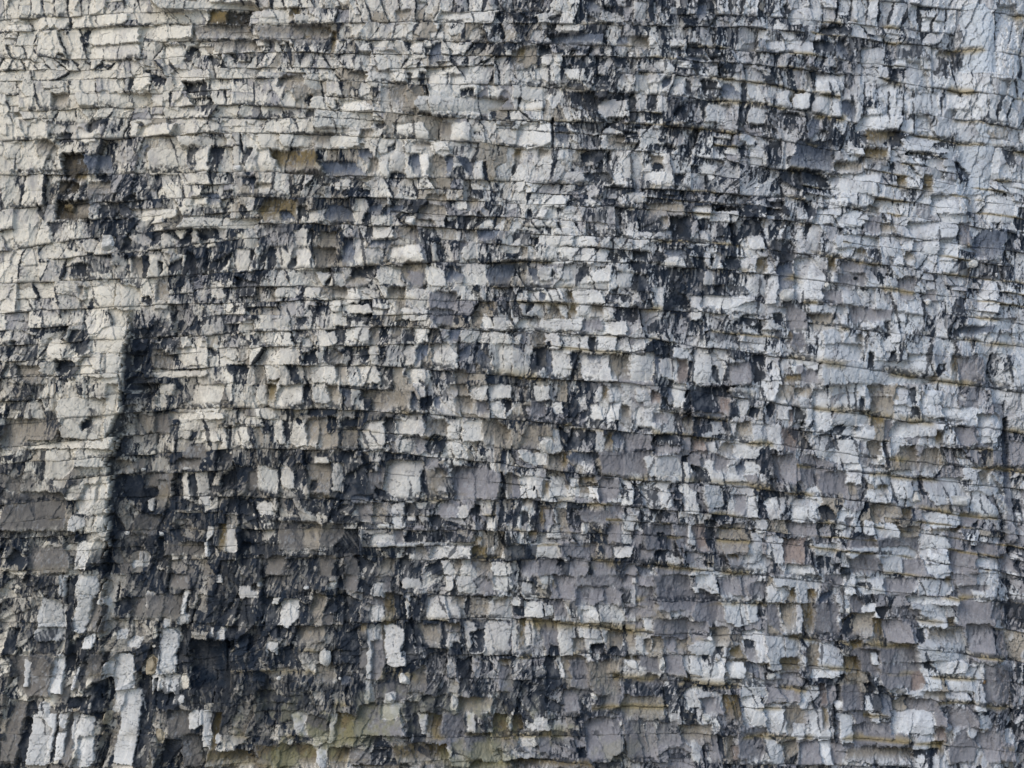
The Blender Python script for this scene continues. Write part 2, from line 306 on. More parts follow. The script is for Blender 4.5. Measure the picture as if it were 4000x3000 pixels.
# ------------------------------------------------------------------ patches traced from the photograph: 16 tiles, each 1000 x 750 px read at 2212 x 1659
# W clean protruding slab, L clean flush face, D black stain, X black hollow, M mottled stain, O ochre, T tan, P grey, B slate, R russet, C cream, F pale blue buttress
FEATS = """0,0
W750 205 1190 360;W740 365 1195 500;W1390 370 1580 540;W750 95 1090 200;W1340 0 2212 80;N1785 65 2150 190;O1785 75 1960 180;T1660 195 2150 320;T1840 325 2212 430;D1560 380 1720 500;D1800 440 1950 540;W1480 590 1810 720;D1270 600 1440 720;D1580 690 1790 860;W1130 620 1280 760;W640 780 1280 900;D1090 650 1130 770;D1080 790 1120 890;T400 780 570 910;D480 160 580 240;D670 220 740 360;D470 400 580 530;M350 1020 640 1200;D720 1010 900 1180;D1160 1040 1230 1110;D1070 1050 1110 1240;W1180 1060 1480 1160;W1530 1170 1950 1250;D1790 1145 1930 1180;T260 1190 460 1330;D460 1120 580 1220;W640 1080 790 1210;N500 1300 720 1530;B700 1310 930 1500;N460 1540 640 1659;D800 1490 910 1560;M940 1290 1240 1500;W1255 1265 1600 1500;D1600 1260 1690 1480;W1680 1260 1810 1480;D1800 1260 1950 1430;D2100 1270 2212 1400;D2040 1520 2212 1590;M900 1480 1170 1659;O620 1490 720 1560;T720 1560 920 1659;D80 1440 130 1600;W0 1210 140 1340;M1180 1500 1560 1600;B1180 1200 1260 1280;D1220 260 1340 330;W1200 200 1650 320
1,0
W0 50 280 200;O280 50 400 160;W320 110 500 200;T0 205 660 340;O400 280 470 330;T1200 80 1330 200;W1580 100 2020 200;D2070 110 2150 190;W1160 220 1260 350;W1500 270 1620 350;D260 350 300 500;O640 260 690 480;M700 440 830 560;W830 450 980 610;W1030 440 1250 610;D1270 350 1350 480;B1500 370 1610 560;D1440 400 1540 500;W1330 360 1470 500;T200 640 410 750;W410 630 560 760;T790 620 960 720;W970 620 1180 750;W1190 620 1290 750;D1310 620 1360 800;D1410 620 1470 800;W1490 640 1660 800;D1650 630 1670 740;L1680 640 1930 830;D1770 770 1880 850;W1360 840 2130 970;T1150 700 1300 880;D430 810 490 910;W470 830 620 940;D690 860 750 950;W720 870 1010 980;M80 940 230 1030;M230 940 420 1040;D430 950 520 1030;W500 960 1000 1110;W0 1140 190 1280;T490 1140 640 1270;W200 1150 480 1270;T900 1120 1000 1210;W640 1140 900 1270;T1590 1050 1690 1220;W1690 1060 1850 1220;W1200 1070 1510 1220;D1040 1060 1130 1130;D1880 1140 1940 1170;D1140 1220 1200 1300;T1370 1230 1520 1290;W1510 1230 1680 1310;O140 1290 560 1480;W0 1290 170 1470;D530 1290 590 1380;B560 1390 900 1530;B900 1290 1050 1400;T970 1370 1060 1510;W1060 1330 1150 1540;W1160 1320 1300 1480;D1160 1490 1290 1530;B1330 1320 1420 1510;W1420 1320 1500 1540;T1500 1330 1640 1530;B1640 1340 1700 1540;B1720 1360 1880 1560;D1960 1400 2000 1560;W1890 1390 1960 1560;M1700 1260 1850 1350;T0 1580 130 1630;W680 1570 730 1640;W720 1540 810 1640;W920 1560 1030 1640
2,0
B640 0 800 100;D190 0 240 60;W380 0 500 100;M960 0 1060 230;W1050 20 1180 160;D0 110 160 200;W220 115 420 200;D320 120 430 200;D640 110 740 200;W760 100 950 200;D300 200 380 320;W370 210 590 280;B340 290 820 390;D780 310 830 400;B910 310 1000 420;B1600 20 1690 190;T1010 310 1180 430;W1360 340 1510 400;D1370 400 1510 460;D1500 370 1660 470;T0 390 230 560;O60 400 110 520;D230 390 330 560;W250 470 350 560;W340 460 430 570;D870 480 1060 570;D720 480 830 560;B1380 480 1700 530;W1250 530 1400 640;D1560 520 1660 620;W1680 560 1790 650;D1780 550 1870 650;W460 590 630 690;D660 640 830 840;B490 710 640 790;D470 790 740 960;L0 680 340 860;M300 690 480 800;D830 760 1040 960;W740 850 1030 1010;D1010 780 1070 1040;W1070 640 1190 780;W1070 790 1160 950;D1160 790 1260 960;W1270 790 1340 960;B1300 660 1380 790;W1400 660 1510 830;D1500 670 1550 830;D1640 680 1770 800;D1810 790 1880 870;B1820 690 1990 850;D1980 690 2030 1060;D1390 830 1530 1040;M1560 880 1640 1060;W1670 890 1900 1050;W2050 930 2212 1060;D2070 1060 2212 1110;L110 880 270 960;W40 1065 340 1280;D340 1020 365 1370;B370 1080 510 1250;M540 1100 760 1280;W780 1100 900 1290;T820 1160 960 1290;D980 1130 1100 1200;W1110 1110 1260 1290;D1150 1240 1420 1300;M1280 1160 1480 1240;O20 1280 90 1380;T230 1290 340 1360;D600 1290 810 1420;W370 1290 450 1380;D820 1290 860 1560;M500 1390 740 1500;W950 1310 1130 1540;T1200 1330 1310 1460;D1210 1400 1310 1480;W1140 1480 1320 1560;L1640 1420 1800 1500;W400 1480 640 1560;D640 1490 860 1600;M540 1570 640 1659;D830 1600 960 1659;W2050 1240 2212 1420;D1960 1200 2040 1360;M1700 1360 1830 1440;D1400 1490 1500 1600
3,0
D130 20 200 130;W210 40 480 200;M0 130 130 270;D470 200 740 300;B610 310 720 480;D370 330 600 440;W0 340 170 440;W160 330 410 460;W840 380 1040 540;M1000 300 1400 470;D1060 390 1100 480;L1110 480 1250 560;T1500 390 1700 480;F1720 0 2000 600;M1640 180 1740 560;L2020 0 2212 660;M1420 440 1620 620;L1230 490 1420 750;D250 470 360 560;T340 560 460 740;D390 580 460 730;W440 620 670 760;M680 440 820 800;W830 550 1090 700;D1070 560 1220 700;W90 770 220 940;O210 780 340 940;W230 790 370 940;W400 800 570 990;W580 820 660 1010;B660 840 780 1040;W880 900 1020 990;W1150 830 1250 940;L1260 760 1540 960;W1600 780 1790 910;D0 960 300 1000;B340 980 600 1200;W800 970 1180 1110;O870 1100 1200 1240;D1010 1110 1200 1250;D820 1150 880 1230;W1210 1150 1700 1340;D1480 1200 1700 1240;M1530 1050 1700 1200;B200 1200 580 1470;O850 1260 1060 1380;W680 1260 850 1320;D1220 1290 1560 1340;W1560 1350 1720 1410;F1700 1050 2000 1659;D0 1200 130 1420;D1690 1360 1830 1560;T600 1380 850 1480;L530 1490 1000 1659;D150 1450 540 1659;O1380 1490 1470 1659;L1470 1530 1690 1659;O1150 1500 1240 1620;D2100 1240 2212 1400;D1080 1390 1130 1490
0,1
N430 55 740 225;T600 100 740 210;O500 75 610 140;D820 90 960 210;D1010 0 1150 220;D270 80 340 220;M400 240 620 420;D840 220 980 350;D730 230 790 370;M1000 220 1100 370;D980 350 1100 520;W850 380 970 500;W700 400 840 520;M1100 360 1290 520;W1380 350 1510 520;D1310 350 1380 450;D1520 330 1640 480;W1640 350 1750 470;D1710 310 1950 470;W1780 400 1860 470;B1770 0 1900 100;D1910 30 2010 110;W1650 30 1790 100;T2020 90 2060 210;D2060 90 2212 210;W1550 220 2212 310;M1700 130 1950 200;W1130 140 1530 230;D570 610 760 740;M720 540 920 690;D1060 540 1100 740;M900 560 1070 740;T1110 560 1240 740;D1210 540 1280 740;W1280 530 1460 730;D1360 600 1400 720;D1450 520 1560 700;D1580 500 1680 740;D1690 490 1980 680;W1990 490 2160 680;D2160 490 2212 680;M1480 720 1800 980;W1810 770 1920 920;D2040 690 2212 910;W2100 320 2212 470;W1310 800 1430 1000;T1330 780 1430 940;W980 800 1200 1020;W700 810 960 1010;D650 930 690 1060;T650 810 690 920;M250 920 480 1060;M480 860 650 1050;D1200 900 1290 1010;D740 920 780 1000;M1490 1000 1760 1240;D560 1190 750 1420;W770 1160 1110 1390;W880 1400 1090 1600;W670 1410 870 1600;D1110 1170 1280 1380;D1100 1370 1270 1560;T1280 1360 1450 1530;M1290 1120 1500 1240;D1330 1240 1480 1340;W1520 1340 1780 1500;W1290 1540 1780 1600;D1780 1350 1860 1450;D1920 1490 2140 1590;M60 1200 300 1659;W360 1270 550 1460;D470 1450 660 1610;T120 1500 350 1659;W330 1470 460 1600;W2050 1110 2190 1230;M1500 1060 2050 1240;D60 1280 110 1400;M1960 1230 2212 1340;D1060 1600 1350 1659
1,1
O0 60 350 250;B210 160 340 250;W420 150 590 260;D360 110 440 240;B600 90 840 260;W850 60 960 270;B980 100 1110 180;B1110 110 1260 210;W1000 200 1180 280;D920 180 990 280;W1290 210 1370 290;T1480 20 1650 110;T1420 120 1640 240;W1740 60 1830 150;T1830 60 1920 160;D1910 170 2010 240;W1960 240 2060 300;T1380 240 1540 290;W1000 290 1190 400;D940 290 1010 390;T1230 290 1400 410;M0 290 300 450;W320 320 460 470;D440 320 490 450;T540 330 680 540;D0 470 90 680;D90 470 170 660;W170 470 290 670;W300 480 480 670;T490 470 680 650;D260 560 340 660;B740 390 840 630;W840 400 940 620;W920 480 1100 620;B980 410 1200 470;W1130 460 1440 610;D1100 510 1130 580;D1510 430 1640 610;W1520 440 1570 600;P1770 430 1820 560;W1790 430 1940 580;M1940 440 2212 580;B1920 320 2100 420;B1960 590 2212 820;D820 640 1060 780;W1040 640 1260 800;T1270 620 1470 800;P1320 680 1450 820;W1470 620 1640 820;B1650 640 1790 780;W1790 620 2000 810;W510 680 760 800;D600 720 640 800;T780 730 960 800;W160 820 350 910;W410 820 560 910;T560 820 780 920;W780 820 900 960;M900 830 1080 1050;T1140 820 1220 950;T1210 820 1290 1100;W1290 840 1490 1000;P1490 860 1740 1010;P1500 1010 1700 1150;D1700 1020 1750 1140;D1730 900 1770 1030;W1250 1000 1480 1110;W760 970 1000 1050;W610 930 730 1030;D360 920 420 1000;D510 930 610 1050;T1880 1030 1960 1140;W1950 1050 2040 1180;O1990 950 2060 1030;W2050 1060 2212 1200;M2020 830 2212 1050;W160 1070 340 1170;D340 1080 440 1170;M500 1060 680 1160;W680 1070 780 1160;W140 1200 310 1330;D310 1190 440 1260;W530 1190 690 1330;D690 1160 760 1290;W850 1150 980 1300;T980 1160 1060 1320;D1090 1150 1140 1290;T1160 1160 1250 1300;D1250 1180 1370 1310;W1380 1160 1490 1300;B1660 1170 1770 1300;W1770 1180 1950 1300;W1950 1210 2212 1310;W200 1350 370 1480;D400 1350 530 1480;D590 1350 630 1470;T630 1350 740 1480;D890 1340 1000 1490;W980 1330 1060 1500;D1070 1330 1120 1430;W1290 1320 1410 1500;B1390 1310 1490 1500;W1520 1310 1760 1530;B1760 1310 1850 1460;D1880 1310 1930 1480;B1910 1320 2020 1520;W2100 1320 2212 1580;W480 1490 700 1650;D220 1490 370 1650;T700 1490 780 1640;W880 1500 1060 1650;T1710 1540 1820 1659;W1310 1520 1500 1659;D1410 1600 1460 1659;O100 1620 190 1659;D1640 1550 1700 1659
2,1
W240 20 460 130;D460 50 640 120;W640 60 760 110;M700 40 980 120;W1010 0 1170 90;T1170 90 1500 210;T1280 210 1350 300;D1350 210 1560 460;D1740 120 2140 230;W1580 120 1740 230;W1720 160 1960 250;D990 130 1040 250;M560 130 940 300;W440 120 550 190;W180 150 290 230;D130 150 170 240;W190 240 280 300;W300 230 380 300;W420 220 550 310;D1100 180 1290 340;W370 310 550 370;M660 310 900 390;W290 370 530 470;W540 380 730 470;W1040 350 1200 490;W1210 340 1390 430;W1580 340 1710 460;D1760 350 1830 460;W2040 370 2190 490;M0 330 280 460;D160 390 230 460;W360 480 550 620;D390 520 430 610;W600 480 720 620;W740 490 830 620;D840 490 910 610;D950 490 990 600;D1040 500 1290 600;B1330 490 1500 580;W1310 560 1440 640;W1650 520 1800 660;D1720 540 1760 640;D1830 560 2000 690;W1980 560 2200 680;O2120 560 2212 720;T80 480 140 580;B140 640 230 800;W230 640 370 770;W390 640 520 760;D340 660 380 740;D560 640 660 800;W660 640 850 780;W900 620 1010 690;D1040 600 1180 700;D1230 620 1280 780;D950 700 1190 860;W900 700 1040 830;D1600 670 1660 780;W1660 680 1740 800;M1740 660 1900 800;D1740 800 2040 870;W2040 700 2212 900;M920 800 1200 960;W1250 820 1320 1030;W130 850 460 950;B230 850 290 950;O470 850 560 960;W540 850 790 970;D830 780 920 950;D1310 850 1540 1050;W80 960 290 1070;D130 960 190 1060;T330 970 420 1080;W410 970 490 1090;O490 970 560 1090;W560 970 700 1080;T680 970 800 1080;W800 990 890 1110;D880 1000 1080 1130;M1080 1060 1380 1210;W1550 900 1650 1110;W1640 900 2120 1000;W1910 940 2140 1090;D1920 1060 2130 1150;W1640 980 1770 1040;W30 1090 620 1210;T150 1090 240 1150;P610 1100 790 1190;W790 1120 1000 1230;M1620 1150 2000 1290;W0 1230 80 1320;T160 1220 290 1340;W290 1230 420 1360;W440 1240 900 1400;D660 1250 720 1380;D310 1290 340 1360;W0 1340 140 1590;D150 1340 300 1600;B290 1360 350 1600;W350 1370 510 1610;D510 1380 600 1520;W600 1400 880 1640;B650 1400 790 1470;T850 1410 1010 1620;W1020 1390 1230 1640;B1240 1410 1300 1560;W1280 1430 1450 1640;R1430 1440 1530 1650;D1520 1460 1560 1659;W1560 1390 1850 1659;D1740 1500 1800 1659;P1880 1480 2080 1659;D2080 1410 2212 1659;W1390 1350 1540 1440
3,1
D340 70 420 230;W260 120 350 230;W410 130 600 270;D0 80 180 200;W510 40 720 120;W600 150 860 290;T870 100 1000 190;P890 190 1010 350;L1220 240 1690 400;L1460 0 1780 170;M1780 0 1950 240;L1940 0 2212 240;P1710 240 1820 460;B1820 300 2120 560;T1000 260 1130 360;W590 360 990 480;W1010 370 1190 560;L1280 400 1540 530;L1520 380 1690 670;D1690 270 1702 560;T1200 500 1310 600;D330 260 390 380;D0 400 240 620;W620 480 750 560;O760 480 870 550;P650 590 870 700;O530 570 600 690;P610 700 860 800;B90 600 240 860;L240 560 500 950;P490 840 660 960;W100 840 240 950;W660 850 810 970;W500 780 550 830;W0 700 100 970;D130 930 240 970;P180 960 350 1190;W0 990 170 1190;D60 1040 150 1160;W360 980 690 1050;D360 1050 400 1200;T380 1040 580 1200;M1700 580 2060 720;W1520 580 1690 680;W1770 560 1880 640;D1870 700 2060 760;W1900 740 2060 960;W1430 780 1610 930;M1600 830 1760 1060;P1400 840 1500 930;W1390 920 1450 970;W1040 720 1150 870;D1030 700 1110 750;P1150 720 1300 930;P730 990 1100 1110;W1120 1020 1220 1120;W940 950 1090 1010;L1750 1080 2212 1180;B1660 1150 2000 1230;L1850 1220 2212 1400;D1620 1170 1700 1280;W480 1190 660 1310;W730 1210 820 1310;D1030 1110 1080 1270;D1060 1370 1130 1530;M1280 1130 1500 1400;W1080 1130 1170 1300;T780 1220 850 1330;D20 1200 140 1270;P210 1210 330 1370;O180 1200 220 1280;L470 1310 830 1490;W350 1430 450 1560;W230 1390 420 1500;L460 1460 1480 1659;L1220 1400 1480 1590;P1690 1420 1950 1659;O1620 1410 1690 1600;D880 1380 940 1530;O150 1580 300 1659;P300 1540 450 1659;D1490 1490 1600 1640
0,2
M30 0 380 230;W200 150 370 300;T0 300 500 560;W500 120 960 470;M370 230 520 470;D700 290 900 450;M770 210 900 360;W900 0 1010 500;D1030 0 1330 130;W1320 90 1400 200;W1330 0 1480 100;M1470 50 1610 240;W1640 0 1910 240;M1010 130 1300 420;P1290 260 1450 420;T1120 280 1300 430;M1000 440 1400 600;O960 520 1000 660;P1560 520 1760 650;D1610 410 1680 530;W1700 410 1880 500;W1430 250 1930 310;M1960 220 2160 330;D1960 360 1990 580;W2020 340 2160 500;W220 490 960 560;M90 570 330 830;W360 570 620 820;W640 560 950 720;D330 580 370 750;T960 670 1110 790;M1110 640 1450 760;P1500 650 1710 740;W830 830 960 1120;W650 870 900 1130;D820 860 850 1030;M0 830 600 1000;P0 940 560 1270;P1200 770 1450 1000;D950 810 1040 1050;D1030 790 1220 1060;D1170 900 1300 1120;W1240 1010 1290 1110;T1320 840 1420 1060;W1540 760 1640 1000;D1600 770 1680 1000;W1680 760 1790 1050;D1890 710 2212 1000;P2130 760 2212 940;D1890 1000 2212 1130;M940 1060 1110 1290;P1110 1150 1350 1310;D1330 1160 1400 1300;W590 1150 720 1280;W800 1150 940 1290;D930 1180 1100 1320;M1420 1110 1720 1230;M1520 1240 1760 1340;P1400 1380 1760 1500;D760 1360 930 1600;P230 1410 620 1640;D60 1430 230 1600;W640 1370 760 1600;M940 1370 1250 1659;W1160 1450 1260 1600;D1330 1340 1400 1520;W1760 1240 1820 1500;D1780 1310 1840 1640;W1920 1230 2040 1460;O1880 1220 1940 1460;D2060 1380 2150 1659;M1400 1500 1800 1659;W1100 1540 1210 1600;D800 1560 1000 1659
1,2
L0 0 150 180;W180 0 420 190;O90 0 170 180;D410 0 480 200;W490 20 640 170;T630 10 720 200;B720 20 820 180;W820 20 900 180;T940 50 1390 240;D930 120 1000 220;B1340 60 1400 220;D1420 90 1530 220;B1550 100 1600 240;T1720 110 1860 250;P1900 140 2010 250;W2020 150 2140 260;D2150 140 2212 270;T1660 0 1820 90;W1840 10 1990 130;W2010 0 2212 130;W0 210 160 300;D430 210 700 290;W150 310 250 520;D230 310 290 500;W280 310 430 540;D350 290 470 360;T440 300 560 540;T550 290 720 560;D610 280 700 420;D730 290 910 580;T750 370 870 560;W890 320 1110 580;D1110 290 1200 500;W1220 310 1450 450;T1460 310 1660 460;W1650 310 1760 480;W1780 310 1990 500;T1950 310 2200 520;P1380 440 1490 590;D1470 440 1640 590;W1200 480 1380 600;W1650 490 1790 640;M1890 530 2100 690;B2120 570 2170 760;M500 590 760 690;D710 590 860 680;W500 630 620 690;W0 700 200 940;D180 710 210 930;W210 710 340 900;D340 690 400 900;T440 690 640 950;D640 670 720 760;D470 830 530 920;W660 680 750 930;D750 680 1000 1000;P960 760 1090 990;P1050 700 1100 850;W1110 660 1440 1020;D1430 740 1500 1010;M1560 720 1700 1000;T1480 740 1560 1000;T1530 720 1640 920;P1700 720 2110 1000;D2110 760 2160 980;T2160 770 2212 1000;B820 960 1020 1020;D1040 870 1220 1020;D590 980 720 1080;D700 1040 820 1160;P870 1030 1010 1200;T1010 1030 1130 1200;W1180 1030 1280 1250;D1280 1030 1400 1240;W1310 1140 1380 1180;M1400 1030 1570 1260;P1560 1030 1740 1160;D1840 1050 1930 1160;W1730 1040 1840 1160;D1500 1140 1600 1250;W1040 1210 1150 1240;W0 1020 140 1130;P190 1190 560 1430;D150 1180 190 1450;T400 1200 550 1440;P560 1210 760 1400;M40 1190 150 1410;W990 1290 1270 1390;P1190 1260 1270 1390;D1280 1270 1510 1370;M1530 1270 1880 1380;O1890 1320 1950 1390;W1050 1370 1900 1400;W1500 1400 1870 1510;T1370 1390 1470 1510;O1870 1400 1990 1560;W2120 1400 2212 1520;D0 1480 90 1659;P80 1480 240 1659;M240 1490 400 1659;D500 1480 560 1659;P540 1480 700 1659;P770 1470 880 1650;D880 1490 1040 1640;T1050 1510 1190 1659;D1240 1450 1330 1659;D1470 1520 1640 1650;W1620 1530 1720 1650;T1720 1520 1780 1659;W1770 1520 1900 1659;T1900 1530 2040 1659;W2040 1540 2212 1659
2,2
M20 30 180 140;W190 20 330 140;W720 20 800 160;W830 20 950 160;O780 20 830 160;W1060 20 1210 150;R1200 60 1280 160;D1290 120 1400 210;B1340 0 1390 180;W1380 0 1500 200;D1500 20 1890 240;R1800 110 1890 250;W1890 30 2070 110;W1960 130 2050 280;D2050 200 2140 290;P160 150 290 260;D340 150 470 280;W360 160 440 260;D560 170 680 300;W680 170 780 310;W820 170 930 320;T940 180 1020 340;W1060 200 1220 400;D1060 370 1230 410;W1220 230 1450 450;P1220 250 1340 330;D1420 240 1460 440;M1560 250 1900 480;T1480 260 1560 440;W1900 330 2090 520;T1940 330 2080 480;W2090 340 2212 560;T60 360 340 570;D420 370 500 580;D490 380 650 570;W240 450 360 600;W360 380 420 590;W720 390 790 580;O800 410 880 570;D640 400 720 540;B870 420 1000 570;P980 430 1220 600;P1220 500 1480 600;D1220 430 1470 520;R1560 480 1680 580;P1480 460 1560 590;W1700 500 1780 600;T1780 510 1930 610;W1920 520 2150 640;W80 590 200 710;W200 600 300 700;T320 600 440 740;O440 600 480 740;B480 590 740 700;P750 580 1220 790;W1160 620 1460 800;D1470 620 1520 850;W1490 680 1580 850;P1530 610 1640 720;W1650 660 1830 880;P1760 610 1880 760;W2010 670 2150 790;B1950 650 2020 790;D1580 700 1700 850;P1540 770 1600 850;P0 790 70 980;W70 800 210 980;W210 800 470 980;O270 840 320 980;W490 810 580 970;O590 800 740 870;T580 860 750 970;W660 890 750 990;P750 810 940 1010;W950 830 1050 1040;D950 840 1000 980;D1050 840 1110 1050;W1120 840 1370 1080;M1150 850 1290 1080;D1360 850 1460 990;W1470 860 1600 1120;D1400 980 1460 1080;W1660 890 1830 1070;P1930 960 2030 1140;W2040 970 2140 1160;D2140 940 2212 1160;T80 990 180 1070;O240 1060 300 1250;P280 1080 360 1250;W360 1080 440 1250;T400 1080 480 1300;D480 1080 590 1220;P590 1090 930 1200;P830 1030 950 1110;W950 1130 1090 1260;D80 1100 150 1240;W280 1220 420 1340;O150 1270 220 1350;W600 1200 660 1300;D650 1210 820 1340;P830 1220 940 1380;W940 1260 1030 1380;P1040 1270 1130 1410;P1140 1220 1400 1440;D1250 1290 1350 1440;P1410 1210 1520 1400;W1520 1180 1600 1400;R1580 1220 1700 1440;D1670 1180 1780 1440;T1780 1220 2060 1480;W2060 1290 2180 1540;W2110 1170 2212 1300;W0 1380 100 1500;W160 1370 410 1500;P420 1380 740 1500;P800 1390 860 1490;W880 1400 1040 1500;P1100 1430 1230 1500;D1240 1440 1420 1520;O1870 1480 1960 1520;P80 1520 230 1659;P230 1510 400 1659;D400 1510 490 1659;P490 1510 680 1659;P700 1520 900 1659;P980 1550 1080 1659;B1090 1570 1200 1659;P1240 1590 1560 1659;W1400 1500 1480 1570;W1560 1590 1900 1659;L2000 1560 2212 1659
3,2
W0 50 90 160;T90 10 230 160;T240 30 390 120;W90 170 220 310;D0 160 90 320;W270 120 410 320;R190 230 240 340;D250 200 340 340;L400 50 560 430;W690 10 860 110;T890 10 1140 140;W1150 30 1310 190;D1260 30 1310 180;W1340 50 1540 190;T910 110 1120 290;W650 70 800 230;D800 110 850 240;L560 230 910 370;O915 280 1030 370;P1030 310 1090 480;W1110 180 1260 310;D1260 190 1340 300;W1350 190 1550 300;W1100 330 1540 460;L1560 200 1900 340;W1720 300 1850 370;P1650 370 1850 530;L1870 260 2080 520;D2050 390 2150 560;B2120 280 2180 1400;W0 360 120 570;R130 380 270 570;M200 390 410 580;W420 450 600 630;W590 480 800 690;D550 310 680 440;W770 360 940 490;W1340 470 1530 540;O1490 400 1550 540;W900 500 1040 700;T880 500 1000 700;D1030 490 1065 720;W970 620 1030 690;T1140 540 1330 760;T1350 560 1540 760;P70 610 300 850;P290 620 430 880;P430 640 590 940;P450 760 710 970;W700 690 830 880;W840 730 930 870;W940 730 1080 930;W1080 750 1290 1010;W1290 790 1340 940;D1340 800 1390 950;L1390 820 1800 1060;W1740 700 2080 970;T1880 750 1980 900;W1800 890 2080 980;W1800 940 2060 1180;D1710 840 1810 900;T720 860 790 1000;W850 910 1100 1040;O950 880 1080 940;T920 1040 1180 1200;O1180 1080 1290 1200;B1290 1090 1320 1220;L1270 940 1370 1040;W1600 980 1800 1060;M60 820 300 960;W310 890 470 1050;W0 980 180 1180;W220 1000 440 1210;P180 1200 450 1330;D450 1060 600 1210;W600 1100 700 1260;P690 1160 750 1250;W760 1180 820 1290;D820 1190 860 1320;W850 1180 940 1320;W950 1210 1200 1370;T1180 1250 1360 1400;W1400 1120 1610 1270;W1620 1120 1770 1260;P1720 1130 1910 1270;D1800 1180 1890 1270;W1340 1280 1600 1440;W1370 1440 1610 1570;O1440 1260 1700 1310;P1610 1310 1740 1470;P1860 1400 2150 1500;R120 1340 340 1560;W0 1320 150 1560;D330 1370 410 1500;W420 1390 630 1500;P710 1330 960 1440;P950 1340 1360 1560;W710 1420 1340 1530;P720 1460 980 1640;W1020 1510 1210 1659;W1410 1580 1620 1659;W180 1570 450 1659;P1620 1460 1880 1659;L1850 1530 2090 1659;P2090 1500 2212 1659;D580 1560 660 1659;P1200 1540 1370 1659
0,3
M0 0 550 200;W500 0 560 190;W620 0 830 200;W630 160 750 500;D560 0 610 540;M590 230 650 520;P760 210 900 490;W820 200 950 280;M860 0 1250 180;P1430 0 1640 130;M0 240 540 450;W310 200 550 580;D960 200 1100 400;P1110 200 1220 380;W1230 150 1350 290;P1240 170 1600 370;W1550 130 1600 340;M1610 0 1780 350;D1780 0 2212 560;W1850 0 1910 70;W2050 90 2212 200;W1520 340 1620 440;W1390 380 1450 460;W1350 460 1520 860;D1530 430 1640 700;D1620 640 2000 1080;X1640 560 1990 1000;W1810 450 1840 530;W1870 450 1940 550;D0 470 110 700;M110 450 560 680;D540 560 740 760;W700 510 800 650;M980 380 1400 500;W990 480 1070 560;W1080 540 1200 630;W960 680 1140 1000;D1040 700 1070 820;W880 740 960 900;C1240 700 1330 870;P30 700 430 1060;W430 700 530 1040;W180 740 230 980;D530 690 620 900;D650 760 750 980;W610 800 650 1000;P740 690 880 900;D690 900 960 1180;W1280 860 1360 1020;W1360 850 1540 1040;M1350 880 1460 1020;D1310 1020 1500 1190;W1480 1040 1580 1110;W1640 860 1680 920;P1690 830 1760 930;M860 1050 1170 1659;W960 1000 1170 1200;W1120 1100 1180 1620;W1000 1010 1160 1190;D1140 850 1185 1640;D545 20 585 700;D440 1210 478 1659;D530 1180 575 1640;D1525 440 1560 980;D1290 900 1320 1300;C880 1180 940 1300;D1170 890 1290 1659;D150 1110 300 1290;P0 1100 160 1659;D130 1250 240 1659;W310 1110 410 1220;W220 1210 440 1659;W470 1200 560 1320;W460 1360 540 1600;P550 1190 650 1659;M760 1190 880 1659;W600 1200 760 1420;W660 1250 800 1659;D560 1060 740 1180;M1290 1180 1440 1659;P1430 1170 1640 1400;W1620 1170 1740 1330;W1730 1170 1820 1500;O1820 1190 1880 1600;D1380 1420 1560 1659;C1340 1330 1410 1450;P1560 1380 1720 1659;M1890 960 2212 1500;O1770 1520 2212 1659;W1850 1370 1900 1460;M2050 1460 2212 1570;M800 1440 900 1659
1,3
